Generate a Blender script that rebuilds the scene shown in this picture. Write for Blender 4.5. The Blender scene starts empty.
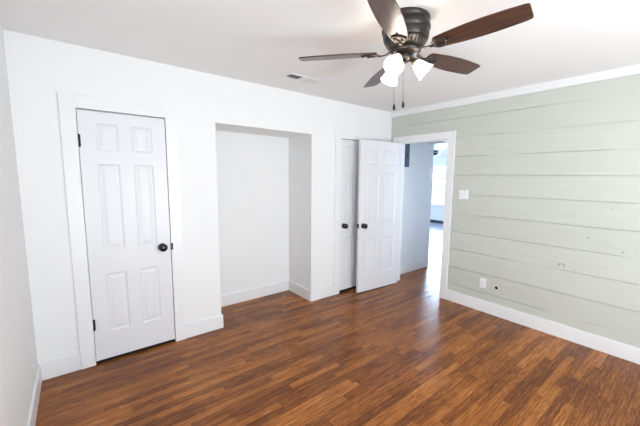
import bpy, bmesh, math, random
from mathutils import Vector, Matrix
random.seed(7)
PI = math.pi
S = bpy.context.scene
COL = S.collection

# ------------------------------------------------------------------ camera
cam_data = bpy.data.cameras.new('camera')
cam = bpy.data.objects.new('camera', cam_data)
COL.objects.link(cam)
S.camera = cam
cam_data.sensor_width = 36.0
cam_data.lens = 313.07 / 640 * 36.0
cam_data.shift_x = -11.37 / 640
cam_data.shift_y = 1.63 / 640
cam_data.clip_start = 0.02
Rv = Vector((0.77493805, -0.63192463, 0.0119285))
Uv = Vector((0.06511116, 0.09859098, 0.99299565))
Fv = Vector((0.62867445, 0.76873343, -0.11754724))
cam.matrix_world = Matrix(((Rv.x, Uv.x, -Fv.x, -3.6417), (Rv.y, Uv.y, -Fv.y, -3.0873),
                           (Rv.z, Uv.z, -Fv.z, 1.5513), (0, 0, 0, 1)))

# ------------------------------------------------------------------ world, lights, exposure
S.view_settings.view_transform = 'Standard'
S.view_settings.look = 'None'
S.view_settings.gamma = 1.0
S.view_settings.use_curve_mapping = False
S.view_settings.exposure = 0.27
W = bpy.data.worlds.new('sky')
S.world = W
W.use_nodes = True
W.node_tree.nodes['Background'].inputs[0].default_value = (0.72, 0.86, 1.0, 1)
W.node_tree.nodes['Background'].inputs[1].default_value = 1.15


def area(name, loc, target, sx, sy, power, color):
    l = bpy.data.lights.new(name, 'AREA')
    l.shape = 'RECTANGLE'
    l.size = sx
    l.size_y = sy
    l.energy = power
    l.color = color
    o = bpy.data.objects.new(name, l)
    COL.objects.link(o)
    o.location = loc
    o.rotation_euler = (Vector(target) - Vector(loc)).to_track_quat('-Z', 'Y').to_euler()
    return o


H = 2.4988
LWX = -3.944
SY = -5.10            # wall behind the camera
area('window_and_fill_light', (-1.75, SY - 0.02, 0.98), (-1.75, 0, 5.6), 1.0, 1.6, 87, (0.85, 0.93, 1.0))  # added unseen window behind the camera, tilted up to lift the ceiling
area('window_and_fill_light', (-3.05, SY - 0.02, 0.98), (-2.75, 0, 5.6), 1.0, 1.6, 38, (0.85, 0.93, 1.0))  # second added window back there, weaker, tilted up as fill too
area('window_and_fill_light', (LWX - 0.02, -3.45, 0.98), (0, -2.6, 4.2), 1.0, 1.6, 27, (0.92, 0.965, 1.0))  # fill through a west window added out of view
area('window_and_fill_light', (6.42, 2.88, 1.35), (0, 1.6, 1.0), 1.3, 1.5, 420, (0.60, 0.77, 1.0))
area('window_and_fill_light', (0.64, -1.72, 1.35), (0.64, 0, 1.3), 0.66, 1.4, 9, (0.70, 0.84, 1.0))  # brightens the hall wall, through a window added for it
area('window_and_fill_light', (3.65, -1.72, 1.35), (3.2, 3, 0.9), 1.4, 1.4, 210, (0.66, 0.80, 1.0))  # unseen side window of the far room, added as a daylight source


# ------------------------------------------------------------------ materials
def new_mat(name):
    m = bpy.data.materials.new(name)
    m.use_nodes = True
    return m, m.node_tree.nodes, m.node_tree.links, m.node_tree.nodes['Principled BSDF']


def plain(name, col, rough=0.5, metal=0.0, noise=0.04, scale=12.0, bump=0.0, bscale=60.0, coat=0.0):
    m, N, L, b = new_mat(name)
    b.inputs['Roughness'].default_value = rough
    b.inputs['Metallic'].default_value = metal
    b.inputs['Coat Weight'].default_value = coat
    tc = N.new('ShaderNodeTexCoord')
    nz = N.new('ShaderNodeTexNoise')
    nz.inputs['Scale'].default_value = scale
    nz.inputs['Detail'].default_value = 4
    L.new(tc.outputs['Object'], nz.inputs['Vector'])
    mr = N.new('ShaderNodeMapRange')
    mr.inputs['To Min'].default_value = 1 - noise
    mr.inputs['To Max'].default_value = 1 + noise
    L.new(nz.outputs['Fac'], mr.inputs['Value'])
    hsv = N.new('ShaderNodeHueSaturation')
    hsv.inputs['Color'].default_value = (*col, 1)
    L.new(mr.outputs[0], hsv.inputs['Value'])
    L.new(hsv.outputs[0], b.inputs['Base Color'])
    if bump:
        n2 = N.new('ShaderNodeTexNoise')
        n2.inputs['Scale'].default_value = bscale
        n2.inputs['Detail'].default_value = 5
        L.new(tc.outputs['Object'], n2.inputs['Vector'])
        bp = N.new('ShaderNodeBump')
        bp.inputs['Strength'].default_value = bump
        bp.inputs['Distance'].default_value = 0.004
        L.new(n2.outputs['Fac'], bp.inputs['Height'])
        L.new(bp.outputs[0], b.inputs['Normal'])
    return m


WHITE_WALL = plain('white_wall_paint', (0.89, 0.89, 0.885), 0.55, noise=0.008, scale=3, bump=0.12, bscale=14)
CEIL = plain('ceiling_paint', (0.91, 0.905, 0.90), 0.75, noise=0.01, scale=2, bump=0.1, bscale=10)
TRIM = plain('white_trim_gloss', (0.88, 0.88, 0.885), 0.32, noise=0.006, scale=5)
DOOR = plain('white_door_paint', (0.81, 0.81, 0.835), 0.34, noise=0.006, scale=5)
HALL = plain('hall_wall_paint', (0.86, 0.88, 0.89), 0.5, noise=0.01, scale=3)
BLACK = plain('black_hardware', (0.005, 0.005, 0.006), 0.25, metal=0.0, noise=0.1)
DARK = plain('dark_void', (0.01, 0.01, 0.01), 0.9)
BRONZE = plain('aged_bronze', (0.050, 0.042, 0.037), 0.34, metal=0.7, noise=0.15, scale=30)
BRONZE2 = plain('pale_bronze', (0.30, 0.25, 0.21), 0.28, metal=0.9, noise=0.15, scale=30)  # lighter bronze of the vent fins and socket arms
PLATE = plain('white_plastic', (0.90, 0.90, 0.92), 0.35, noise=0.004)
GREY = plain('grey_slot', (0.25, 0.25, 0.26), 0.5)
VENTW = plain('vent_enamel', (0.82, 0.82, 0.83), 0.4, noise=0.01)
VENTD = plain('vent_dark', (0.16, 0.165, 0.17), 0.7)
DKBASE = plain('dark_baseboard', (0.05, 0.06, 0.09), 0.5)
PANELM = plain('panel_grey', (0.07, 0.115, 0.16), 0.45, noise=0.25, scale=9)
PANELD = plain('panel_dark', (0.05, 0.06, 0.08), 0.5)
SHGAP = plain('shiplap_joint', (0.14, 0.145, 0.135), 0.9)
SCUFF = plain('shiplap_scuff', (0.40, 0.41, 0.385), 0.8, noise=0.15, scale=80)


GLAREFLOOR = plain('floor_glare_tint', (0.30, 0.34, 0.42), 0.30, noise=0.05, scale=6)  # far floor colour paled and blued to carry the window glare


def shiplap_mat():
    m, N, L, b = new_mat('sage_shiplap_paint')
    b.inputs['Roughness'].default_value = 0.42
    tc = N.new('ShaderNodeTexCoord')
    mp = N.new('ShaderNodeMapping')
    mp.inputs['Scale'].default_value = (1, 1.2, 14)
    L.new(tc.outputs['Object'], mp.inputs['Vector'])
    nz = N.new('ShaderNodeTexNoise')
    nz.inputs['Scale'].default_value = 2.5
    nz.inputs['Detail'].default_value = 6
    L.new(mp.outputs[0], nz.inputs['Vector'])
    sx = N.new('ShaderNodeSeparateXYZ')
    L.new(tc.outputs['Object'], sx.inputs[0])
    dv = N.new('ShaderNodeMath')
    dv.operation = 'MULTIPLY_ADD'
    dv.inputs[1].default_value = 1 / 0.229
    dv.inputs[2].default_value = 0.02
    L.new(sx.outputs['Z'], dv.inputs[0])
    fl = N.new('ShaderNodeMath')
    fl.operation = 'FLOOR'
    L.new(dv.outputs[0], fl.inputs[0])
    wn = N.new('ShaderNodeTexWhiteNoise')
    wn.noise_dimensions = '1D'
    L.new(fl.outputs[0], wn.inputs['W'])
    ad = N.new('ShaderNodeMath')
    ad.operation = 'MULTIPLY_ADD'
    ad.inputs[1].default_value = 0.35
    L.new(wn.outputs['Value'], ad.inputs[0])
    L.new(nz.outputs['Fac'], ad.inputs[2])
    cr = N.new('ShaderNodeValToRGB')
    cr.color_ramp.elements[0].position = 0.3
    cr.color_ramp.elements[0].color = (0.575, 0.598, 0.538, 1)
    cr.color_ramp.elements[1].position = 0.95
    cr.color_ramp.elements[1].color = (0.620, 0.644, 0.583, 1)
    L.new(ad.outputs[0], cr.inputs[0])
    L.new(cr.outputs[0], b.inputs['Base Color'])
    bp = N.new('ShaderNodeBump')
    bp.inputs['Strength'].default_value = 0.25
    bp.inputs['Distance'].default_value = 0.003
    L.new(nz.outputs['Fac'], bp.inputs['Height'])
    L.new(bp.outputs[0], b.inputs['Normal'])
    return m


SAGE = shiplap_mat()


def floor_mat():
    m, N, L, b = new_mat('oak_strip_floor')

    def math_(op, a=None, bb=None, c=None):
        n = N.new('ShaderNodeMath')
        n.operation = op
        for i, v in enumerate((a, bb, c)):
            if v is None:
                continue
            if isinstance(v, (int, float)):
                n.inputs[i].default_value = v
            else:
                L.new(v, n.inputs[i])
        return n.outputs[0]
    tc = N.new('ShaderNodeTexCoord')
    sp = N.new('ShaderNodeSeparateXYZ')
    L.new(tc.outputs['Object'], sp.inputs[0])
    x, y = sp.outputs['X'], sp.outputs['Y']
    yw = math_('DIVIDE', y, 0.057)
    row = math_('FLOOR', yw)
    fy = math_('SUBTRACT', yw, row)
    wn = N.new('ShaderNodeTexWhiteNoise')
    wn.noise_dimensions = '1D'
    L.new(row, wn.inputs['W'])
    ln = math_('MULTIPLY_ADD', wn.outputs['Value'], 0.5, 0.45)
    off = math_('MULTIPLY', wn.outputs['Value'], 37.3)
    xl = math_('DIVIDE', math_('ADD', x, off), ln)
    # wobble the board length within a row
    seg = math_('FLOOR', xl)
    fx = math_('SUBTRACT', xl, seg)
    cb = N.new('ShaderNodeCombineXYZ')
    L.new(row, cb.inputs[0])
    L.new(seg, cb.inputs[1])
    wn2 = N.new('ShaderNodeTexWhiteNoise')
    wn2.noise_dimensions = '2D'
    L.new(cb.outputs[0], wn2.inputs['Vector'])
    # grain, shifted per board
    sh = math_('MULTIPLY', wn2.outputs['Value'], 50.0)
    cg = N.new('ShaderNodeCombineXYZ')
    L.new(math_('MULTIPLY', x, 1.9), cg.inputs[0])
    L.new(math_('MULTIPLY', y, 58.0), cg.inputs[1])
    L.new(sh, cg.inputs[2])
    g1 = N.new('ShaderNodeTexNoise')
    g1.inputs['Scale'].default_value = 2.2
    g1.inputs['Detail'].default_value = 8
    g1.inputs['Roughness'].default_value = 0.68
    g1.inputs['Distortion'].default_value = 0.3
    L.new(cg.outputs[0], g1.inputs['Vector'])
    # fine dark pores
    cg2 = N.new('ShaderNodeCombineXYZ')
    L.new(math_('MULTIPLY', x, 9.0), cg2.inputs[0])
    L.new(math_('MULTIPLY', y, 150.0), cg2.inputs[1])
    L.new(sh, cg2.inputs[2])
    g2 = N.new('ShaderNodeTexNoise')
    g2.inputs['Scale'].default_value = 1.6
    g2.inputs['Detail'].default_value = 3
    L.new(cg2.outputs[0], g2.inputs['Vector'])
    # large blotches of stain
    g3 = N.new('ShaderNodeTexNoise')
    g3.inputs['Scale'].default_value = 1.6
    g3.inputs['Detail'].default_value = 4
    L.new(tc.outputs['Object'], g3.inputs['Vector'])
    v = math_('MULTIPLY', wn2.outputs['Value'], 0.225)
    v = math_('MULTIPLY_ADD', g1.outputs['Fac'], 1.0, v)
    v = math_('MULTIPLY_ADD', g3.outputs['Fac'], 0.30, v)
    v = math_('MULTIPLY_ADD', g2.outputs['Fac'], 0.62, v)
    v = math_('SUBTRACT', v, 0.60)
    cr = N.new('ShaderNodeValToRGB')
    e = cr.color_ramp.elements
    e[0].position = 0.14
    e[0].color = (0.050, 0.014, 0.004, 1)
    e[1].position = 0.92
    e[1].color = (0.76, 0.36, 0.11, 1)
    k = e.new(0.38)
    k.color = (0.185, 0.054, 0.0105, 1)
    k = e.new(0.62)
    k.color = (0.43, 0.148, 0.029, 1)
    L.new(v, cr.inputs[0])
    # joints
    dy = math_('MINIMUM', fy, math_('SUBTRACT', 1.0, fy))
    jy = math_('LESS_THAN', dy, 0.026)
    dx = math_('MULTIPLY', math_('MINIMUM', fx, math_('SUBTRACT', 1.0, fx)), ln)
    jx = math_('LESS_THAN', dx, 0.0010)
    j = math_('MULTIPLY', math_('MAXIMUM', jy, jx), 0.62)
    mx = N.new('ShaderNodeMix')
    mx.data_type = 'RGBA'
    L.new(j, mx.inputs[0])
    L.new(cr.outputs[0], mx.inputs[6])
    mx.inputs[7].default_value = (0.03, 0.010, 0.005, 1)
    L.new(mx.outputs[2], b.inputs['Base Color'])
    rg = math_('MULTIPLY_ADD', g1.outputs['Fac'], 0.10, 0.20)
    L.new(rg, b.inputs['Roughness'])
    b.inputs['Specular IOR Level'].default_value = 0.27
    bp = N.new('ShaderNodeBump')
    bp.inputs['Strength'].default_value = 0.12
    bp.inputs['Distance'].default_value = 0.002
    hh = math_('SUBTRACT', math_('MULTIPLY', g1.outputs['Fac'], 0.6), j)
    L.new(hh, bp.inputs['Height'])
    L.new(bp.outputs[0], b.inputs['Normal'])
    return m


FLOOR = floor_mat()


def wood_blade():
    m, N, L, b = new_mat('walnut_blade')
    b.inputs['Roughness'].default_value = 0.33
    b.inputs['Coat Weight'].default_value = 0.15
    b.inputs['Coat Roughness'].default_value = 0.3
    tc = N.new('ShaderNodeTexCoord')
    mp = N.new('ShaderNodeMapping')
    mp.inputs['Scale'].default_value = (2.5, 34, 10)
    L.new(tc.outputs['Object'], mp.inputs['Vector'])
    nz = N.new('ShaderNodeTexNoise')
    nz.inputs['Scale'].default_value = 1.8
    nz.inputs['Detail'].default_value = 6
    nz.inputs['Distortion'].default_value = 0.6
    L.new(mp.outputs[0], nz.inputs['Vector'])
    cr = N.new('ShaderNodeValToRGB')
    cr.color_ramp.elements[0].position = 0.32
    cr.color_ramp.elements[0].color = (0.018, 0.0065, 0.004, 1)
    cr.color_ramp.elements[1].position = 0.72
    cr.color_ramp.elements[1].color = (0.120, 0.047, 0.025, 1)
    L.new(nz.outputs['Fac'], cr.inputs[0])
    L.new(cr.outputs[0], b.inputs['Base Color'])
    return m


WALNUT = wood_blade()


def glow_mat():
    m, N, L, b = new_mat('lit_frosted_glass')
    b.inputs['Base Color'].default_value = (0.95, 0.93, 0.90, 1)
    b.inputs['Roughness'].default_value = 0.3
    b.inputs['Emission Color'].default_value = (1.0, 0.90, 0.80, 1)
    b.inputs['Emission Strength'].default_value = 9.0
    out = [n for n in N if n.type == 'OUTPUT_MATERIAL'][0]
    t = N.new('ShaderNodeBsdfTranslucent')
    t.inputs['Color'].default_value = (1.0, 0.96, 0.90, 1)
    mix = N.new('ShaderNodeMixShader')
    mix.inputs[0].default_value = 0.55
    L.new(b.outputs[0], mix.inputs[1])
    L.new(t.outputs[0], mix.inputs[2])
    L.new(mix.outputs[0], out.inputs[0])
    return m


def bulb_mat():
    m, N, L, b = new_mat('lit_bulb')
    b.inputs['Emission Color'].default_value = (1.0, 0.88, 0.74, 1)
    b.inputs['Emission Strength'].default_value = 20.0
    return m


GLOW = glow_mat()
BULB = bulb_mat()


def glass_mat():
    m, N, L, b = new_mat('window_glass')
    N.remove(b)
    out = [n for n in N if n.type == 'OUTPUT_MATERIAL'][0]
    t = N.new('ShaderNodeBsdfTransparent')
    g = N.new('ShaderNodeBsdfGlossy')
    g.inputs['Roughness'].default_value = 0.02
    fr = N.new('ShaderNodeFresnel')
    mix = N.new('ShaderNodeMixShader')
    L.new(fr.outputs[0], mix.inputs[0])
    L.new(t.outputs[0], mix.inputs[1])
    L.new(g.outputs[0], mix.inputs[2])
    L.new(mix.outputs[0], out.inputs[0])
    return m


GLASS = glass_mat()


# ------------------------------------------------------------------ mesh helpers
def box(bm, x0, x1, y0, y1, z0, z1, mi=0, mat=None):
    x0, x1 = min(x0, x1), max(x0, x1)
    y0, y1 = min(y0, y1), max(y0, y1)
    z0, z1 = min(z0, z1), max(z0, z1)
    v = [Vector((x, y, z)) for z in (z0, z1) for y in (y0, y1) for x in (x0, x1)]
    if mat is not None:
        v = [mat @ p for p in v]
    v = [bm.verts.new(p) for p in v]
    for f in ((0, 2, 3, 1), (4, 5, 7, 6), (0, 1, 5, 4), (2, 6, 7, 3), (0, 4, 6, 2), (1, 3, 7, 5)):
        bm.faces.new([v[i] for i in f]).material_index = mi


def lathe(bm, prof, mat=None, n=32, mi=0):
    """prof: list of (r, z); revolved about z."""
    rings = []
    for r, z in prof:
        if r < 1e-6:
            p = Vector((0, 0, z))
            rings.append([bm.verts.new(mat @ p if mat else p)])
        else:
            ring = []
            for i in range(n):
                a = 2 * PI * i / n
                p = Vector((r * math.cos(a), r * math.sin(a), z))
                ring.append(bm.verts.new(mat @ p if mat else p))
            rings.append(ring)
    for a, b in zip(rings, rings[1:]):
        if len(a) == 1 and len(b) == 1:
            continue
        for i in range(n):
            j = (i + 1) % n
            if len(a) == 1:
                f = bm.faces.new((a[0], b[i], b[j]))
            elif len(b) == 1:
                f = bm.faces.new((a[i], b[0], a[j]))
            else:
                f = bm.faces.new((a[i], b[i], b[j], a[j]))
            f.smooth = True
            f.material_index = mi
    return rings


def tube(bm, pts, rad, n=10, closed=False, flat=1.0):
    """sweep a round (or flattened in z) section along pts; rad scalar or list."""
    P = [Vector(p) for p in pts]
    m = len(P)
    rr = rad if isinstance(rad, (list, tuple)) else [rad] * m
    rings = []
    for i in range(m):
        if closed:
            d = P[(i + 1) % m] - P[i - 1]
        else:
            d = P[min(i + 1, m - 1)] - P[max(i - 1, 0)]
        d.normalize()
        up = Vector((0, 0, 1)) if abs(d.z) < 0.95 else Vector((1, 0, 0))
        s = d.cross(up).normalized()
        t = s.cross(d).normalized()
        rings.append([bm.verts.new(P[i] + s * math.cos(2 * PI * k / n) * rr[i]
                                   + t * math.sin(2 * PI * k / n) * rr[i] * flat) for k in range(n)])
    rng = range(m) if closed else range(m - 1)
    for i in rng:
        a, b = rings[i], rings[(i + 1) % m]
        for k in range(n):
            f = bm.faces.new((a[k], a[(k + 1) % n], b[(k + 1) % n], b[k]))
            f.smooth = True
    if not closed:
        bm.faces.new(rings[0][::-1])
        bm.faces.new(rings[-1])


def obj(name, bm, mats, parent=None, bevel=0.0, loc=None):
    bmesh.ops.recalc_face_normals(bm, faces=bm.faces)
    me = bpy.data.meshes.new(name)
    bm.to_mesh(me)
    bm.free()
    for m in (mats if isinstance(mats, (list, tuple)) else [mats]):
        me.materials.append(m)
    o = bpy.data.objects.new(name, me)
    COL.objects.link(o)
    if parent:
        o.parent = parent
    if loc:
        o.location = loc
    if bevel:
        b = o.modifiers.new('bevel', 'BEVEL')
        b.width = bevel
        b.segments = 2
        b.limit_method = 'ANGLE'
        b.angle_limit = math.radians(50)
    return o


def struct(name, bm, mats, bevel=0.0, label=None):
    o = obj(name, bm, mats, bevel=bevel)
    o['kind'] = 'structure'
    if label:
        o['label'] = label
    return o


def empty(name, loc=(0, 0, 0)):
    o = bpy.data.objects.new(name, None)
    o.empty_display_size = 0.1
    COL.objects.link(o)
    o.location = loc
    return o


def thing(o, label, cat, group=None):
    o['label'] = label
    o['category'] = cat
    if group:
        o['group'] = group
    return o


# ------------------------------------------------------------------ room dimensions
LW = -3.944
AL, AR, AB, AH = -2.562, -1.432, 0.5213, 2.059
D1L, D1R = -3.602, -2.998
D2L, D2R = -0.977, -0.365
HD = 2.047
T = 0.015

# ------------------------------------------------------------------ floor and ceiling
bm = bmesh.new()
box(bm, LW - 0.1, 1.15, SY - 0.12, 4.4, -0.08, 0)
struct('floor', bm, FLOOR, label='reddish brown oak strip floor with a satin finish')
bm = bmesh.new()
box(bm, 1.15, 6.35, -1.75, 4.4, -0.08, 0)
struct('floor_far', bm, GLAREFLOOR, label='floor of the far room, daylight glare put into its pale colour')
bm = bmesh.new()
box(bm, LW - 0.1, 6.35, SY - 0.12, 4.4, H, H + 0.1)
struct('ceiling', bm, CEIL, label='flat white painted ceiling')

for a_, b_, nm in ((D1L - 0.3, AL - 0.1, 'closet_gap_shade'), (AR + 0.1, -0.02, 'closet_gap_shade')):  # black sheets that put shade into the gaps under the closet doors
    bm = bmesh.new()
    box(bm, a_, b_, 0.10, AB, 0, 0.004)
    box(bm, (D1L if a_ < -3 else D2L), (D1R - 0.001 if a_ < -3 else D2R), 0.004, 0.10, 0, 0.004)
    struct(nm, bm, DARK, label='dark sheet on the closet floor, standing in for shade under the door')

# ------------------------------------------------------------------ walls
bm = bmesh.new()
WY0, WY1, WWZ0, WWZ1 = -3.98, -2.92, 0.16, 2.0
box(bm, LW - 0.1, LW, WY1, 0.62, 0, H)
box(bm, LW - 0.1, LW, SY - 0.12, WY0, 0, H)
box(bm, LW - 0.1, LW, WY0, WY1, 0, WWZ0)
box(bm, LW - 0.1, LW, WY0, WY1, WWZ1, H)
struct('wall_left', bm, WHITE_WALL, label='plain white wall at the left edge')

bm = bmesh.new()
for x0, x1, z0, z1 in ((LW, D1L - 0.012, 0, H), (D1L - 0.012, D1R + 0.012, HD + 0.012, H),
                       (D1R + 0.012, AL, 0, H), (AR, D2L - 0.012, 0, H),
                       (D2L - 0.012, D2R + 0.012, HD + 0.012, H), (D2R + 0.012, 0, 0, H)):
    box(bm, x0, x1, 0, 0.10, z0, z1)
box(bm, AL, AR, 0, AB, AH, H)                       # alcove header with flat soffit
box(bm, AL - 0.1, AL, 0.10, AB, 0, H)               # alcove sides
box(bm, AR, AR + 0.1, 0.10, AB, 0, H)
box(bm, LW, 0.0, AB, AB + 0.1, 0, H)                # back of alcove and closets
box(bm, -0.02, 0.0, 0.10, AB, 0, H)
struct('wall_back', bm, WHITE_WALL, label='white wall with a closet door, a recessed alcove and a second closet')

# sage shiplap wall, boards with open joints on a backing
seams = [0.0, 0.2275, 0.4475, 0.680, 0.902, 1.129, 1.366, 1.596, 1.822, 2.053, 2.281, H]
OY0, OY1 = -0.143, -0.932                           # rough opening of the doorway
HOLE = (-1.616, 0.325, 0.017)
bm = bmesh.new()
BT = 0.011
for (y0, y1, z0, z1) in ((0, OY0, 0, H), (OY0, OY1, HD + 0.012, H), (OY1, SY, 0, H)):
    box(bm, BT, 0.115, y0, y1, z0, z1, 1)
g = 0.0021
for i in range(len(seams) - 1):
    z0, z1 = seams[i] + (g if i else 0), seams[i + 1] - (g if i < 10 else 0)

    def board(y0, y1, z0=z0, z1=z1):
        if i == 1 and y0 > HOLE[0] > y1:
            hy, hz, hr = HOLE
            hs = 0.05
            box(bm, 0, BT, y0, hy + hs, z0, z1)
            box(bm, 0, BT, hy - hs, y1, z0, z1)
            n = 32
            inner, inner2, outer = [], [], []
            for k in range(n):
                a = 2 * PI * k / n + PI / 4
                c, s_ = math.cos(a), math.sin(a)
                inner.append(bm.verts.new((0, hy + hr * c, hz + hr * s_)))
                inner2.append(bm.verts.new((BT, hy + hr * c, hz + hr * s_)))
                q = 1 / max(abs(c), abs(s_))
                oc, os_ = c * q, s_ * q
                zz = hz + os_ * ((z1 - hz) if os_ > 0 else (hz - z0))
                outer.append(bm.verts.new((0, hy + oc * hs, zz)))
            for k in range(n):
                j = (k + 1) % n
                bm.faces.new((inner[k], inner[j], outer[j], outer[k]))
                bm.faces.new((inner[k], inner2[k], inner2[j], inner[j]))
            back = [bm.verts.new((BT, v_.co.y, v_.co.z)) for v_ in outer]
            for k in range(n):
                j = (k + 1) % n
                bm.faces.new((outer[k], outer[j], back[j], back[k]))
                bm.faces.new((back[k], back[j], inner2[j], inner2[k]))
        else:
            box(bm, 0, BT, y0, y1, z0, z1)
    ox = 0.012
    if z1 <= HD + ox:
        board(0, OY0)
        board(OY1, SY)
    elif z0 < HD + ox:
        box(bm, 0, BT, 0, OY0, z0, z1)
        box(bm, 0, BT, OY0, OY1, HD + ox, z1)
        box(bm, 0, BT, OY1, SY, z0, z1)
    else:
        board(0, SY)
# paint and filler that closes the joints in places
openness = [0.6, 0.8, 0.75, 0.85, 0.9, 1.0, 1.0, 0.45, 0.5, 0.75, 0.4]
for i, z in enumerate(seams[1:-1]):
    y = 0.0
    spans = [(0, OY0), (OY1, SY)] if z < HD else [(0, SY)]
    for a, b in spans:
        y = a
        while y > b + 0.01:
            l = random.uniform(0.12, 0.55)
            e = max(b, y - l)
            d = 0.0107 if random.random() < openness[i] else random.choice([0.0010, 0.0020, 0.0035])
            box(bm, d, BT, y, e, z - g, z + g)
            y = e
# nicks and scuffs left in the boards
for (yy, zz, w, h) in ((-2.376, 1.024, 0.02, 0.012), (-1.35, 1.10, 0.012, 0.01), (-1.86, 0.93, 0.012, 0.010),
                       (-2.52, 1.30, 0.016, 0.008), (-2.62, 0.93, 0.02, 0.014), (-1.75, 1.34, 0.010, 0.007),
                       (-2.05, 1.04, 0.012, 0.009), (-2.3, 0.70, 0.018, 0.006), (-1.55, 0.80, 0.01, 0.008)):
    box(bm, -0.0004, 0.0003, yy, yy - w, zz, zz + h, 2)
# a curved scar above the outlet side
pts = [(-2.175, 0.700), (-2.178, 0.725), (-2.19, 0.738), (-2.21, 0.738), (-2.222, 0.727), (-2.226, 0.705)]
for (a, b) in zip(pts, pts[1:]):
    box(bm, -0.0005, 0.0003, a[0], b[0] - 0.004, min(a[1], b[1]), max(a[1], b[1]) + 0.005, 2)
wr = struct('wall_right', bm, [SAGE, SHGAP, SCUFF], label='pale sage green wall of horizontal shiplap boards')

# void behind the hole so that it reads black
bm = bmesh.new()
lathe(bm, [(0.0, 0.0), (0.0168, 0.0), (0.0168, 0.0095), (0.013, 0.0095), (0.013, 0.002), (0, 0.002)],
      Matrix.Translation((0.0108, HOLE[0], HOLE[1])) @ Matrix.Rotation(-PI / 2, 4, 'Y'), 24)
o = obj('cable_hole_sleeve', bm, DARK)
thing(o, 'small round black cable hole in the green wall beside the outlet', 'hole')

# wall behind the camera, with two unseen openings added for daylight
bm = bmesh.new()
wx = [(-3.58, -2.52), (-2.28, -1.22)]
WZ0, WZ1 = 0.16, 2.0
box(bm, LW, 0, SY - 0.12, SY, 0, WZ0)
box(bm, LW, 0, SY - 0.12, SY, WZ1, H)
for a, b in ((LW, wx[0][0]), (wx[0][1], wx[1][0]), (wx[1][1], 0)):
    box(bm, a, b, SY - 0.12, SY, WZ0, WZ1)
struct('wall_front', bm, WHITE_WALL, label='white wall behind the viewer with two added windows')

# closet interiors are closed off by side partitions in wall_back

# ------------------------------------------------------------------ hall and far room
bm = bmesh.new()
box(bm, 0.115, 1.150, 0.04, 0.15, 0, H)
struct('wall_hall', bm, HALL, label='pale blue-grey lit hall wall seen through the doorway')
bm = bmesh.new()
box(bm, 1.03, 1.150, 0.15, 4.3, 0, H)
box(bm, 1.03, 1.150, 0.04 - 1.6, 0.04, 2.13, H)
box(bm, 1.03, 1.150, -1.75, -1.56, 0, H)
struct('wall_hall_end', bm, HALL)
bm = bmesh.new()
box(bm, 0.115, 0.30, -1.65, -1.56, 0, H)
box(bm, 0.98, 3.0, -1.65, -1.56, 0, H)
box(bm, 0.30, 0.98, -1.65, -1.56, 0, 0.6)
box(bm, 0.30, 0.98, -1.65, -1.56, 2.05, H)
box(bm, 4.3, 6.2, -1.65, -1.56, 0, H)
box(bm, 3.0, 4.3, -1.65, -1.56, 0, 0.6)
box(bm, 3.0, 4.3, -1.65, -1.56, 2.05, H)
struct('wall_hall_right', bm, HALL)
bm = bmesh.new()
FY0, FY1, FZ0, FZ1 = 2.42, 3.335, 0.64, 2.03
box(bm, 6.2, 6.35, -1.65, FY0, 0, H)
box(bm, 6.2, 6.35, FY1, 4.3, 0, H)
box(bm, 6.2, 6.35, FY0, FY1, 0, FZ0)
box(bm, 6.2, 6.35, FY0, FY1, FZ1, H)
struct('wall_far', bm, HALL, label='bluish far wall of the next room below its window')
bm = bmesh.new()
box(bm, 1.03, 6.35, 4.3, 4.4, 0, H)
struct('wall_far_side', bm, HALL)


def sash_window(name, axis, pos, a0, a1, z0, z1, ncol, nrow, depth=0.05, lab=None):
    """axis 'x': window lies in a plane x=pos and spans y; axis 'y': plane y=pos."""
    def bx(b, u0, u1, w0, w1, d0, d1):
        if axis == 'x':
            box(b, pos + d0, pos + d1, u0, u1, w0, w1)
        else:
            box(b, u0, u1, pos + d0, pos + d1, w0, w1)
    root = empty(name, (0, 0, 0))
    root['kind'] = 'structure'
    if lab:
        root['label'] = lab
    fr = bmesh.new()
    f = 0.045
    bx(fr, a0, a0 + f, z0, z1, 0, depth)
    bx(fr, a1 - f, a1, z0, z1, 0, depth)
    bx(fr, a0 + f, a1 - f, z0, z0 + f, 0, depth)
    bx(fr, a0 + f, a1 - f, z1 - f, z1, 0, depth)
    zm = (z0 + z1) / 2
    bx(fr, a0 + f, a1 - f, zm - 0.022, zm + 0.022, 0.005, depth)
    obj('window_frame', fr, TRIM, root)
    mu = bmesh.new()
    for s0, s1 in ((z0 + f, zm - 0.022), (zm + 0.022, z1 - f)):
        for c in range(1, ncol):
            u = a0 + f + (a1 - a0 - 2 * f) * c / ncol
            bx(mu, u - 0.011, u + 0.011, s0, s1, 0.012, depth - 0.01)
        for r in range(1, nrow):
            w = s0 + (s1 - s0) * r / nrow
            bx(mu, a0 + f, a1 - f, w - 0.011, w + 0.011, 0.0125, depth - 0.0105)
    obj('muntins', mu, TRIM, root)
    pa = bmesh.new()
    bx(pa, a0 + f, a1 - f, z0 + f, z1 - f, depth / 2 - 0.002, depth / 2 + 0.002)
    obj('pane', pa, GLASS, root)
    return root


sash_window('window_1', 'x', 6.22, FY0, FY1, FZ0, FZ1, 4, 3,
            lab='bright gridded sash window in the far room, seen through the doorway')
for n, (a, b) in zip(('added_window_2', 'added_window_3'), wx):
    sash_window(n, 'y', SY - 0.11, a, b, WZ0, WZ1, 3, 2)  # unseen windows added as daylight sources
sash_window('added_window_5', 'x', LW - 0.09, WY0, WY1, WWZ0, WWZ1, 3, 2)  # added west window, out of view, for more fill
sash_window('added_window_6', 'y', -1.64, 0.30, 0.98, 0.6, 2.05, 2, 2)  # added hall window, only there to brighten the hall wall
sash_window('added_window_4', 'y', -1.64, 3.0, 4.3, 0.6, 2.05, 3, 2)  # added far room side window, never in view

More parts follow.
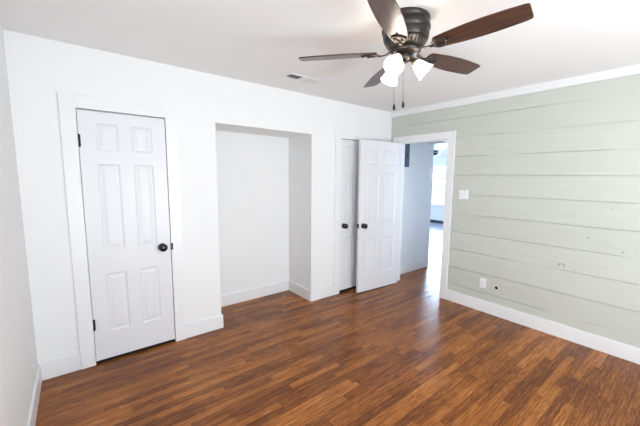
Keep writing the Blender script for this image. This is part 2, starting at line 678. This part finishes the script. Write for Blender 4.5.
bm = bmesh.new()
box(bm, 6.15, 6.2, FY0 - 0.05, FY1 + 0.05, FZ0 - 0.03, FZ0)
box(bm, 6.185, 6.2, FY1, FY1 + 0.09, FZ0, FZ1 + 0.09)
box(bm, 6.185, 6.2, FY0 - 0.09, FY0, FZ0, FZ1 + 0.09)
box(bm, 6.185, 6.2, FY0, FY1, FZ1, FZ1 + 0.09)
struct('trim_6', bm, TRIM)
bm = bmesh.new()
box(bm, 6.17, 6.2, -1.56, 4.3, 0, 0.10)
struct('baseboard_far', bm, DKBASE, label='dark strip along the foot of the far wall')
bm = bmesh.new()
box(bm, 0.115, 1.06, 0.022, 0.04, 0, 0.14)
struct('baseboard_hall', bm, TRIM, 0.003, 'white baseboard of the hall wall')
bm = bmesh.new()
box(bm, 1.065, 1.158, 0.034, 0.04, 0, 2.13)
box(bm, 1.150, 1.158, 0.04, 0.13, 0, 2.13)
struct('trim_5', bm, TRIM, 0.002, 'white corner trim where the hall wall ends')


# ------------------------------------------------------------------ trim: casings, jambs, crown
def casing_back(name, xl, xr, lab):
    bm = bmesh.new()
    w = 0.0955
    zt = HD
    box(bm, xl - w, xl, -0.018, 0, 0, zt + 0.094)
    box(bm, xr, xr + w, -0.018, 0, 0, zt + 0.094)
    box(bm, xl, xr, -0.018, 0, zt, zt + 0.094)
    # jambs
    box(bm, xl - 0.012, xl, 0, 0.1, 0, zt + 0.012)
    box(bm, xr, xr + 0.012, 0, 0.1, 0, zt + 0.012)
    box(bm, xl, xr, 0, 0.1, zt, zt + 0.012)
    # stops
    box(bm, xl, xl + 0.01, 0.037, 0.05, 0, zt)
    box(bm, xr - 0.01, xr, 0.037, 0.05, 0, zt)
    box(bm, xl + 0.01, xr - 0.01, 0.037, 0.05, zt - 0.01, zt)
    return struct(name, bm, TRIM, 0.0015, lab)


tr1 = casing_back('trim_1', D1L, D1R - 0.001, 'flat white casing around the left closet door')
casing_back('trim_2', D2L, D2R, 'flat white casing around the closet door by the corner')

bm = bmesh.new()
JL, JR = -0.155, -0.920
w = 0.0955
for xa, xb in ((-0.018, 0), (0.115, 0.133)):
    box(bm, xa, xb, JL, JL + w, 0, HD + 0.09)
    box(bm, xa, xb, JR, JR - w, 0, HD + 0.09)
    box(bm, xa, xb, JL, JR, HD, HD + 0.09)
box(bm, 0, 0.115, JL, OY0, 0, HD + 0.012)
box(bm, 0, 0.115, JR, OY1, 0, HD + 0.012)
box(bm, 0, 0.115, JL, JR, HD, HD + 0.012)
box(bm, 0.04, 0.055, JL, JL - 0.01, 0, HD)
box(bm, 0.04, 0.055, JR, JR + 0.01, 0, HD)
box(bm, 0.04, 0.055, JL - 0.01, JR + 0.01, HD - 0.01, HD)
struct('trim_3', bm, TRIM, 0.0015, 'flat white casing around the open doorway in the green wall')

bm = bmesh.new()
box(bm, -0.019, 0, 0, SY, 2.4247, H)
struct('trim_4', bm, TRIM, 0.002, 'flat white crown board along the top of the green wall')


def base(name, segs, lab):
    """segs: list of boxes (x0,x1,y0,y1)"""
    bm = bmesh.new()
    for s in segs:
        box(bm, *s, 0, 0.1375)
    return struct(name, bm, TRIM, 0.0035, lab)


base('baseboard_left', [(LW, LW + T, -T, SY)], 'white baseboard along the left wall')
base('baseboard_back', [(LW, D1L - 0.0955, -T, 0), (D1R + 0.0945, AL + T, -T, 0), (AR - T, D2L - 0.0955, -T, 0),
                        (D2R + 0.0955, -0.02, -T, 0)],
     'white baseboard along the white wall')
base('baseboard_alcove', [(AL + T, AR - T, AB - T, AB), (AR - T, AR, 0, AB), (AL, AL + T, 0, AB)],
     'white baseboard running around the inside of the alcove')
base('baseboard_right', [(-T, 0, JR - w, SY)], 'white baseboard along the green wall')
base('baseboard_front', [(LW + T, -T, SY, SY + T)], 'white baseboard behind the viewer')


# ------------------------------------------------------------------ six panel doors
def door_slab(width, height=2.03, th=0.035):
    """slab in local coordinates: x 0..width, y 0 (front) .. th, z 0..height; panels on both faces"""
    bm = bmesh.new()
    sl, mw = 0.103, 0.092
    pw = (width - 2 * sl - mw) / 2
    xs = [0, sl, sl + pw, sl + pw + mw, width - sl, width]
    zs = [0, 0.230, 0.722, 0.918, 1.612, 1.716, 1.925, height]
    for face in (0, 1):
        def P(x, z, d):
            return bm.verts.new((x, d if face == 0 else th - d, z))
        for i in range(5):
            for j in range(7):
                x0, x1, z0, z1 = xs[i], xs[i + 1], zs[j], zs[j + 1]
                if i in (1, 3) and j in (1, 3, 5):
                    rings = []
                    for ins, d in ((0, 0), (0.004, 0.0028), (0.012, 0.0075), (0.020, 0.0075), (0.045, 0.003)):
                        rings.append([P(x0 + ins, z0 + ins, d), P(x1 - ins, z0 + ins, d),
                                      P(x1 - ins, z1 - ins, d), P(x0 + ins, z1 - ins, d)])
                    for a, b in zip(rings, rings[1:]):
                        for k in range(4):
                            l = (k + 1) % 4
                            bm.faces.new((a[k], a[l], b[l], b[k]))
                    bm.faces.new(rings[-1])
                else:
                    bm.faces.new((P(x0, z0, 0), P(x1, z0, 0), P(x1, z1, 0), P(x0, z1, 0)))
    for (a, b) in (((0, 0), (width, 0)), ((width, 0), (width, height)), ((width, height), (0, height)), ((0, height), (0, 0))):
        vs = [bm.verts.new((a[0], 0, a[1])), bm.verts.new((b[0], 0, b[1])),
              bm.verts.new((b[0], th, b[1])), bm.verts.new((a[0], th, a[1]))]
        bm.faces.new(vs)
    bmesh.ops.remove_doubles(bm, verts=bm.verts, dist=1e-5)
    return bm


KNOB = [(0, 0), (0.034, 0), (0.035, 0.003), (0.032, 0.008), (0.015, 0.011), (0.0115, 0.016), (0.0115, 0.026),
        (0.018, 0.030), (0.028, 0.035), (0.0335, 0.043), (0.0335, 0.052), (0.029, 0.061), (0.016, 0.0665), (0, 0.068)]


def knob(parent, x, z, side, th=0.035):
    bm = bmesh.new()
    if side < 0:
        m = Matrix.Translation((x, 0, z)) @ Matrix.Rotation(PI / 2, 4, 'X')
    else:
        m = Matrix.Translation((x, th, z)) @ Matrix.Rotation(-PI / 2, 4, 'X')
    lathe(bm, KNOB, m, 28)
    o = obj('door_knob', bm, BLACK, parent)
    o['label'] = 'round black knob'
    return o


def hinge(parent, x, y, z, leafdir):
    bm = bmesh.new()
    m = Matrix.Translation((x, y, z - 0.045))
    lathe(bm, [(0, -0.004), (0.004, -0.003), (0.0065, 0), (0.0065, 0.09), (0.004, 0.093), (0, 0.094)], m, 14)
    box(bm, x, x + 0.012 * leafdir, y + 0.003, y + 0.006, z - 0.045, z + 0.045)
    box(bm, x, x - 0.008 * leafdir, y + 0.003, y + 0.006, z - 0.045, z + 0.045)
    return obj('hinge', bm, BLACK, parent)


def door(name, loc, rot, width, knob_x, lab, hinges=(), hinge_x=0.0, bothknobs=True, latch=True, height=2.012):
    root = empty(name, loc)
    root.rotation_euler = (0, 0, rot)
    root['kind'] = 'structure'
    root['label'] = lab
    if name == 'door_2':
        height = 2.006
    obj('door_slab', door_slab(width, height), DOOR, root)
    kz = 0.915 - loc[2] + (0.006 if name == 'door_3' else 0.0)
    knob(root, knob_x, kz, -1)
    if bothknobs:
        knob(root, knob_x, kz, 1)
    if latch:
        bm = bmesh.new()
        s = -1 if knob_x < width / 2 else 1
        xe = 0 if s < 0 else width
        box(bm, xe, xe + s * 0.0012, 0.005, 0.030, 0.875, 0.935)
        box(bm, xe + s * 0.0012, xe + s * 0.010, 0.011, 0.024, 0.896, 0.914)
        obj('latch_plate', bm, BLACK, root)
    for z in hinges:
        hinge(root, hinge_x, -0.006, z, 1 if hinge_x < width / 2 else -1)
    return root


door('door_1', (D1L + 0.004, 0.0, 0.024), 0, 0.595, 0.595 - 0.067, 'closed white six-panel closet door with black knob on the left',
     hinges=(0.312, 1.785), hinge_x=0.0, latch=False)
bm = bmesh.new()
box(bm, D1R - 0.001, D1R + 0.012, -0.0205, -0.0182, 0.885, 0.945)
box(bm, D1R - 0.0035, D1R - 0.0012, -0.0205, 0.02, 0.885, 0.945)
o = obj('strike_plate', bm, BLACK, tr1)
o['label'] = 'small black strike plate'
door('door_2', (D2L + 0.004, 0.0, 0.034), 0, 0.603, 0.067, 'closed white closet door partly hidden behind the open door',
     latch=False)
dx, dy = (-0.0112 + 0.7875), (-0.2241 + 0.1747)
wd = math.hypot(dx, dy)
door('door_3', (-0.7875, -0.1747, 0.012), math.atan2(dy, dx), wd - 0.012, 0.068,
     'white six-panel door standing open against the white wall',
     hinges=(), bothknobs=True, height=2.03)

# ------------------------------------------------------------------ ceiling fan
FAN = Vector((-2.0396, -1.8111, H))
fx = Vector((-0.0113, 0.0437, 1)).normalized()
e1 = Vector((0, 1, 0)).cross(fx).normalized()
e2 = fx.cross(e1)
fan = empty('ceiling_fan', FAN)
fan.rotation_euler = Matrix(((e1.x, e2.x, fx.x), (e1.y, e2.y, fx.y), (e1.z, e2.z, fx.z))).to_euler()
thing(fan, 'flush-mount ceiling fan with five dark walnut blades and lit glass shades', 'ceiling fan')

bm = bmesh.new()
lathe(bm, [(0, 0.004), (0.134, 0.004), (0.140, -0.006), (0.1415, -0.020), (0.134, -0.026), (0.134, -0.040), (0.1405, -0.046),
           (0.1435, -0.058), (0.1435, -0.072), (0.138, -0.080), (0.134, -0.084), (0.137, -0.090), (0.136, -0.104),
           (0.130, -0.124), (0.124, -0.134), (0, -0.134)], n=64)
obj('motor_housing', bm, BRONZE, fan)
bm = bmesh.new()
lathe(bm, [(0, -0.134), (0.120, -0.134), (0.119, -0.139), (0.098, -0.166), (0.088, -0.172), (0.0, -0.172)], n=64)
obj('motor_cover', bm, BRONZE, fan)
bm = bmesh.new()
nv = 30
for k in range(nv):
    a = 2 * PI * k / nv
    m = Matrix.Rotation(a, 4, 'Z') @ Matrix.Translation((0.109, 0, -0.1535)) @ Matrix.Rotation(math.radians(-52), 4, 'Y')
    box(bm, -0.014, 0.014, -0.0035, 0.0035, -0.003, 0.0025, 0, m)
obj('vent_fins', bm, BRONZE2, fan)
bm = bmesh.new()
lathe(bm, [(0, -0.172), (0.082, -0.172), (0.086, -0.177), (0.086, -0.192), (0.078, -0.198), (0.050, -0.202),
           (0.040, -0.204), (0, -0.204)], n=48)
lathe(bm, [(0, -0.200), (0.046, -0.200), (0.052, -0.206), (0.053, -0.228), (0.047, -0.242), (0.030, -0.250), (0.014, -0.254),
           (0.012, -0.262), (0.007, -0.268), (0, -0.269)], Matrix.Translation((-0.016, 0.013, 0)), n=48)
obj('light_kit_hub', bm, BRONZE, fan)


def blade_mesh():
    bm = bmesh.new()
    out = []
    R0, R1 = 0.175, 0.6515
    def hw(t):
        # half width along the blade
        if t < 0.55:
            s = t / 0.55
            return 0.046 + (0.068 - 0.046) * math.sin(s * PI / 2)
        s = (t - 0.55) / 0.45
        return 0.068 - 0.013 * s * s
    n = 22
    up = []
    for i in range(n + 1):
        t = i / n
        up.append((R0 + (R1 - R0) * t, hw(t)))
    # round the corners
    def corner(cx, cy, r, a0, a1, k=5):
        return [(cx + r * math.cos(a0 + (a1 - a0) * q / k), cy + r * math.sin(a0 + (a1 - a0) * q / k)) for q in range(k + 1)]
    rt = 0.014
    top = [p for p in up if p[0] < R1 - rt and p[0] > R0 + 0.02]
    pts = corner(R0 + 0.025, hw(0) - 0.022, 0.025, PI, PI / 2) + top[1:] + corner(R1 - rt, hw(1) - rt, rt, PI / 2, 0)
    ptsb = [(x, -y) for x, y in pts[::-1]]
    loop = pts + ptsb
    th = 0.0035
    def zc(x, y):
        return 0.0
    a = [bm.verts.new((x, y, th)) for x, y in loop]
    b = [bm.verts.new((x, y, -th)) for x, y in loop]
    bm.faces.new(a)
    bm.faces.new(b[::-1])
    for i in range(len(loop)):
        j = (i + 1) % len(loop)
        bm.faces.new((a[i], a[j], b[j], b[i]))
    return bm


def bracket_mesh():
    """ornamental blade iron: curved arm from the hub, open leaf loop under the blade"""
    bm = bmesh.new()
    z0 = -0.0085
    arm = [(0.070, 0, 0.006), (0.10, 0, 0.002), (0.125, 0, -0.010), (0.15, 0, -0.014), (0.172, 0, -0.0105)]
    tube(bm, arm, [0.015, 0.013, 0.011, 0.0115, 0.014], 12, flat=0.42)
    loop = []
    n = 40
    for k in range(n):
        a = 2 * PI * k / n
        r = 0.037 * (1 + 0.10 * math.cos(a))
        x = 0.205 + 0.040 * math.cos(a)
        y = 0.036 * math.sin(a) * (1 + 0.25 * math.cos(a))
        loop.append((x, y, z0))
    tube(bm, loop, 0.0075, 10, closed=True, flat=0.55)
    for s in (-1, 1):
        tube(bm, [(0.168, 0, z0 - 0.001), (0.192, s * 0.012, z0 - 0.001), (0.225, s * 0.030, z0)], [0.007, 0.005, 0.005], 8, flat=0.5)
    tube(bm, [(0.245, 0, z0), (0.262, 0, z0), (0.272, 0, z0)], [0.011, 0.009, 0.004], 8, flat=0.5)
    return bm


def screw_mesh(x, y):
    bm = bmesh.new()
    if True:
        lathe(bm, [(0, -0.0175), (0.004, -0.017), (0.0055, -0.0145), (0.0055, -0.009), (0, -0.009)],
              Matrix.Translation((x, y, 0)), 12)
    return bm


blade_me = bracket_me = screw_me = None
TH0, PS = -1.4081, -0.2164
for k in range(5):
    a = TH0 + k * 2 * PI / 5
    M = Matrix.Translation((0, 0, -0.190)) @ Matrix.Rotation(a, 4, 'Z') @ Matrix.Rotation(PS, 4, 'X')
    if blade_me is None:
        b0 = obj('blade', blade_mesh(), WALNUT, fan)
        i0 = obj('blade_bracket', bracket_mesh(), BRONZE, fan)
        s0 = [obj('screw', screw_mesh(x, y), BRONZE, i0) for x, y in ((0.222, 0.021), (0.222, -0.021), (0.258, 0))]
        b, i_ = b0, i0
        blade_me = True
    else:
        b = b0.copy()
        COL.objects.link(b)
        b.parent = fan
        i_ = i0.copy()
        COL.objects.link(i_)
        i_.parent = fan
        for q in s0:
            s_ = q.copy()
            COL.objects.link(s_)
            s_.parent = i_
    b.matrix_local = M
    i_.matrix_local = M

# glass shades on curved arms
view_az = math.radians(-51.6)
SH_PROF = [(0.024, 0.0), (0.027, 0.008), (0.033, 0.022), (0.041, 0.045), (0.047, 0.065), (0.0525, 0.085), (0.0605, 0.100),
           (0.0635, 0.106), (0.061, 0.1065), (0.0585, 0.101), (0.051, 0.086), (0.0445, 0.066), (0.0385, 0.046),
           (0.0305, 0.023), (0.0245, 0.010), (0.0215, 0.002)]
arm0 = None
OFF = Matrix.Translation((-0.020, 0.016, 0.016))
for az in (-108, 12, 123):
    a = view_az + math.radians(az)
    RZ = OFF @ Matrix.Rotation(a, 4, 'Z')
    tilt = math.radians(180 - 47)
    M = RZ @ Matrix.Translation((0.076, 0, -0.262)) @ Matrix.Rotation(tilt, 4, 'Y')
    bm = bmesh.new()
    tube(bm, [RZ @ Vector(p) for p in ((0.040, 0, -0.225), (0.055, 0, -0.222), (0.064, 0, -0.232), (0.066, 0, -0.252))],
         [0.009, 0.008, 0.008, 0.009], 10)
    lathe(bm, [(0, -0.022), (0.012, -0.022), (0.018, -0.016), (0.021, -0.004), (0.029, 0.002), (0.029, 0.010), (0.0275, 0.010),
               (0.0235, 0.0), (0, 0.0)], M, 24)
    obj('socket_arm', bm, BRONZE2, fan)
    bm = bmesh.new()
    lathe(bm, SH_PROF, M @ Matrix.Translation((0, 0, 0.003)) @ Matrix.Scale(0.90, 4), 36)
    sh = obj('lamp_shade', bm, GLOW, fan)
    bm = bmesh.new()
    lathe(bm, [(0, 0.003), (0.011, 0.003), (0.013, 0.02), (0.022, 0.045), (0.024, 0.058), (0.019, 0.072), (0.008, 0.080), (0, 0.081)], M, 20)
    obj('bulb', bm, BULB, sh)


def chain(px, py, ztop, zbot):
    bm = bmesh.new()
    z = ztop
    tube(bm, [(px, py, ztop), (px, py, zbot)], 0.0011, 6)
    n = int((ztop - zbot) / 0.012)
    for k in range(n):
        zz = ztop - (k + 0.5) * (ztop - zbot) / n
        lathe(bm, [(0, -0.0022), (0.0022, 0), (0, 0.0022)], Matrix.Translation((px, py, zz)), 6)
    c = obj('pull_chain', bm, BRONZE, fan)
    bm = bmesh.new()
    lathe(bm, [(0, 0.004), (0.004, 0.002), (0.0045, -0.004), (0.0075, -0.010), (0.0078, -0.030), (0.006, -0.034), (0, -0.035)],
          Matrix.Translation((px, py, zbot)), 16)
    obj('pull_fob', bm, BRONZE, c)


FANROT = fan.rotation_euler.to_matrix()
chain(-0.075, 0.032, -0.225, -0.500)
chain(-0.029, 0.000, -0.245, -0.485)

# ------------------------------------------------------------------ ceiling vent
vent = empty('ceiling_vent', (-1.872, -0.462, H))
vent.rotation_euler = (0, 0, math.radians(0))
thing(vent, 'white rectangular metal air vent in the ceiling left of the fan', 'vent')
bm = bmesh.new()
hx, hy = 0.185, 0.072
box(bm, -hx, hx, -hy, -hy + 0.022, -0.008, 0)
box(bm, -hx, hx, hy - 0.022, hy, -0.008, 0)
box(bm, -hx, -hx + 0.022, -hy + 0.022, hy - 0.022, -0.008, 0)
box(bm, hx - 0.022, hx, -hy + 0.022, hy - 0.022, -0.008, 0)
box(bm, -0.03, 0.03, -hy + 0.022, hy - 0.022, -0.008, 0)
obj('vent_frame', bm, VENTW, vent, 0.002)
bm = bmesh.new()
box(bm, -hx + 0.022, -0.03, -hy + 0.022, hy - 0.022, -0.0015, -0.0005)
o = obj('duct_opening', bm, VENTD, vent)
bm = bmesh.new()
box(bm, 0.03, hx - 0.022, -hy + 0.022, hy - 0.022, -0.0015, -0.0005)
obj('duct_opening', bm, VENTD, vent)
for sgn, x0, x1 in ((-1, -hx + 0.024, -0.032), (1, 0.032, hx - 0.024)):
    n = 9
    for k in range(n):
        xx = x0 + (x1 - x0) * (k + 0.5) / n
        bm = bmesh.new()
        M = Matrix.Translation((xx, 0, -0.0055)) @ Matrix.Rotation(math.radians(32 * sgn), 4, 'Y')
        box(bm, -0.0062 if sgn > 0 else -0.0038, 0.0062 if sgn > 0 else 0.0038, -hy + 0.023, hy - 0.023, -0.0005, 0.0005, 0, M)
        obj('louver', bm, VENTW, vent)

# ------------------------------------------------------------------ switch and outlet on the green wall
sw = empty('light_switch', (0, -1.1615, 1.367))
thing(sw, 'white two-gang light switch plate on the green wall beside the doorway', 'light switch')
bm = bmesh.new()
box(bm, -0.0065, -0.0006, -0.060, 0.060, -0.057, 0.057)
obj('switch_plate', bm, PLATE, sw, 0.002)
for s in (-1, 1):
    bm = bmesh.new()
    M = Matrix.Translation((-0.0075, s * 0.023, 0)) @ Matrix.Rotation(math.radians(3), 4, 'Y')
    box(bm, -0.0025, 0.002, -0.0165, 0.0165, -0.033, 0.033, 0, M)
    obj('rocker', bm, PLATE, sw, 0.001)

ot = empty('power_outlet', (0, -1.4635, 0.3455))
thing(ot, 'white electrical outlet low on the green wall near the baseboard', 'outlet')
bm = bmesh.new()
box(bm, -0.006, -0.0006, -0.036, 0.036, -0.058, 0.058)
obj('outlet_plate', bm, PLATE, ot, 0.002)
for s in (-1, 1):
    bm = bmesh.new()
    lathe(bm, [(0, 0), (0.0165, 0), (0.0165, 0.0015), (0.0155, 0.0022), (0, 0.0022)],
          Matrix.Translation((-0.006, 0, s * 0.0195)) @ Matrix.Rotation(-PI / 2, 4, 'Y'), 24)
    r = obj('receptacle', bm, PLATE, ot)
    bm = bmesh.new()
    z = s * 0.0195
    box(bm, -0.0087, -0.0080, -0.0075, -0.0055, z - 0.001, z + 0.008)
    box(bm, -0.0087, -0.0080, 0.0055, 0.0075, z - 0.001, z + 0.008)
    box(bm, -0.0087, -0.0080, -0.002, 0.002, z - 0.009, z - 0.005)
    obj('slots', bm, GREY, r)

# ------------------------------------------------------------------ hall: breaker panel and far fan
pn = empty('breaker_panel', (0.365, 0.04, 1.915))
thing(pn, 'grey metal breaker panel high on the hall wall, seen past the open door', 'electrical panel')
bm = bmesh.new()
box(bm, -0.125, 0.125, -0.012, -0.0006, -0.185, 0.18)
obj('panel_box', bm, PANELM, pn, 0.002)
bm = bmesh.new()
box(bm, -0.105, 0.105, -0.017, -0.0122, -0.16, 0.155)
dd = obj('panel_door', bm, PANELM, pn, 0.002)
bm = bmesh.new()
box(bm, 0.02, 0.075, -0.021, -0.0172, -0.03, 0.02)
obj('panel_latch', bm, PANELD, dd)

f2 = empty('ceiling_fan', (4.66, 2.27, H))
thing(f2, 'white-bladed ceiling fan with a dark hub in the far room', 'ceiling fan')
bm = bmesh.new()
lathe(bm, [(0, 0), (0.06, 0), (0.06, -0.03), (0.015, -0.05), (0.015, -0.10), (0, -0.10)], n=24)
obj('downrod', bm, TRIM, f2)
bm = bmesh.new()
lathe(bm, [(0, -0.12), (0.08, -0.12), (0.10, -0.15), (0.10, -0.21),
           (0.06, -0.26), (0, -0.27)], n=24)
obj('motor_housing', bm, BLACK, f2)
bm = bmesh.new()
for k in range(1):
    box(bm, 0.09, 0.62, -0.06, 0.06, -0.004, 0.004)
bl = obj('blade', bm, TRIM, f2, 0.002)
bl.matrix_local = Matrix.Translation((0, 0, -0.18)) @ Matrix.Rotation(math.radians(-50), 4, 'Z') @ Matrix.Rotation(0.2, 4, 'X')
for k in range(1, 5):
    c = bl.copy()
    COL.objects.link(c)
    c.parent = f2
    c.matrix_local = Matrix.Translation((0, 0, -0.18)) @ Matrix.Rotation(math.radians(-50 + 72 * k), 4, 'Z') @ Matrix.Rotation(0.2, 4, 'X')
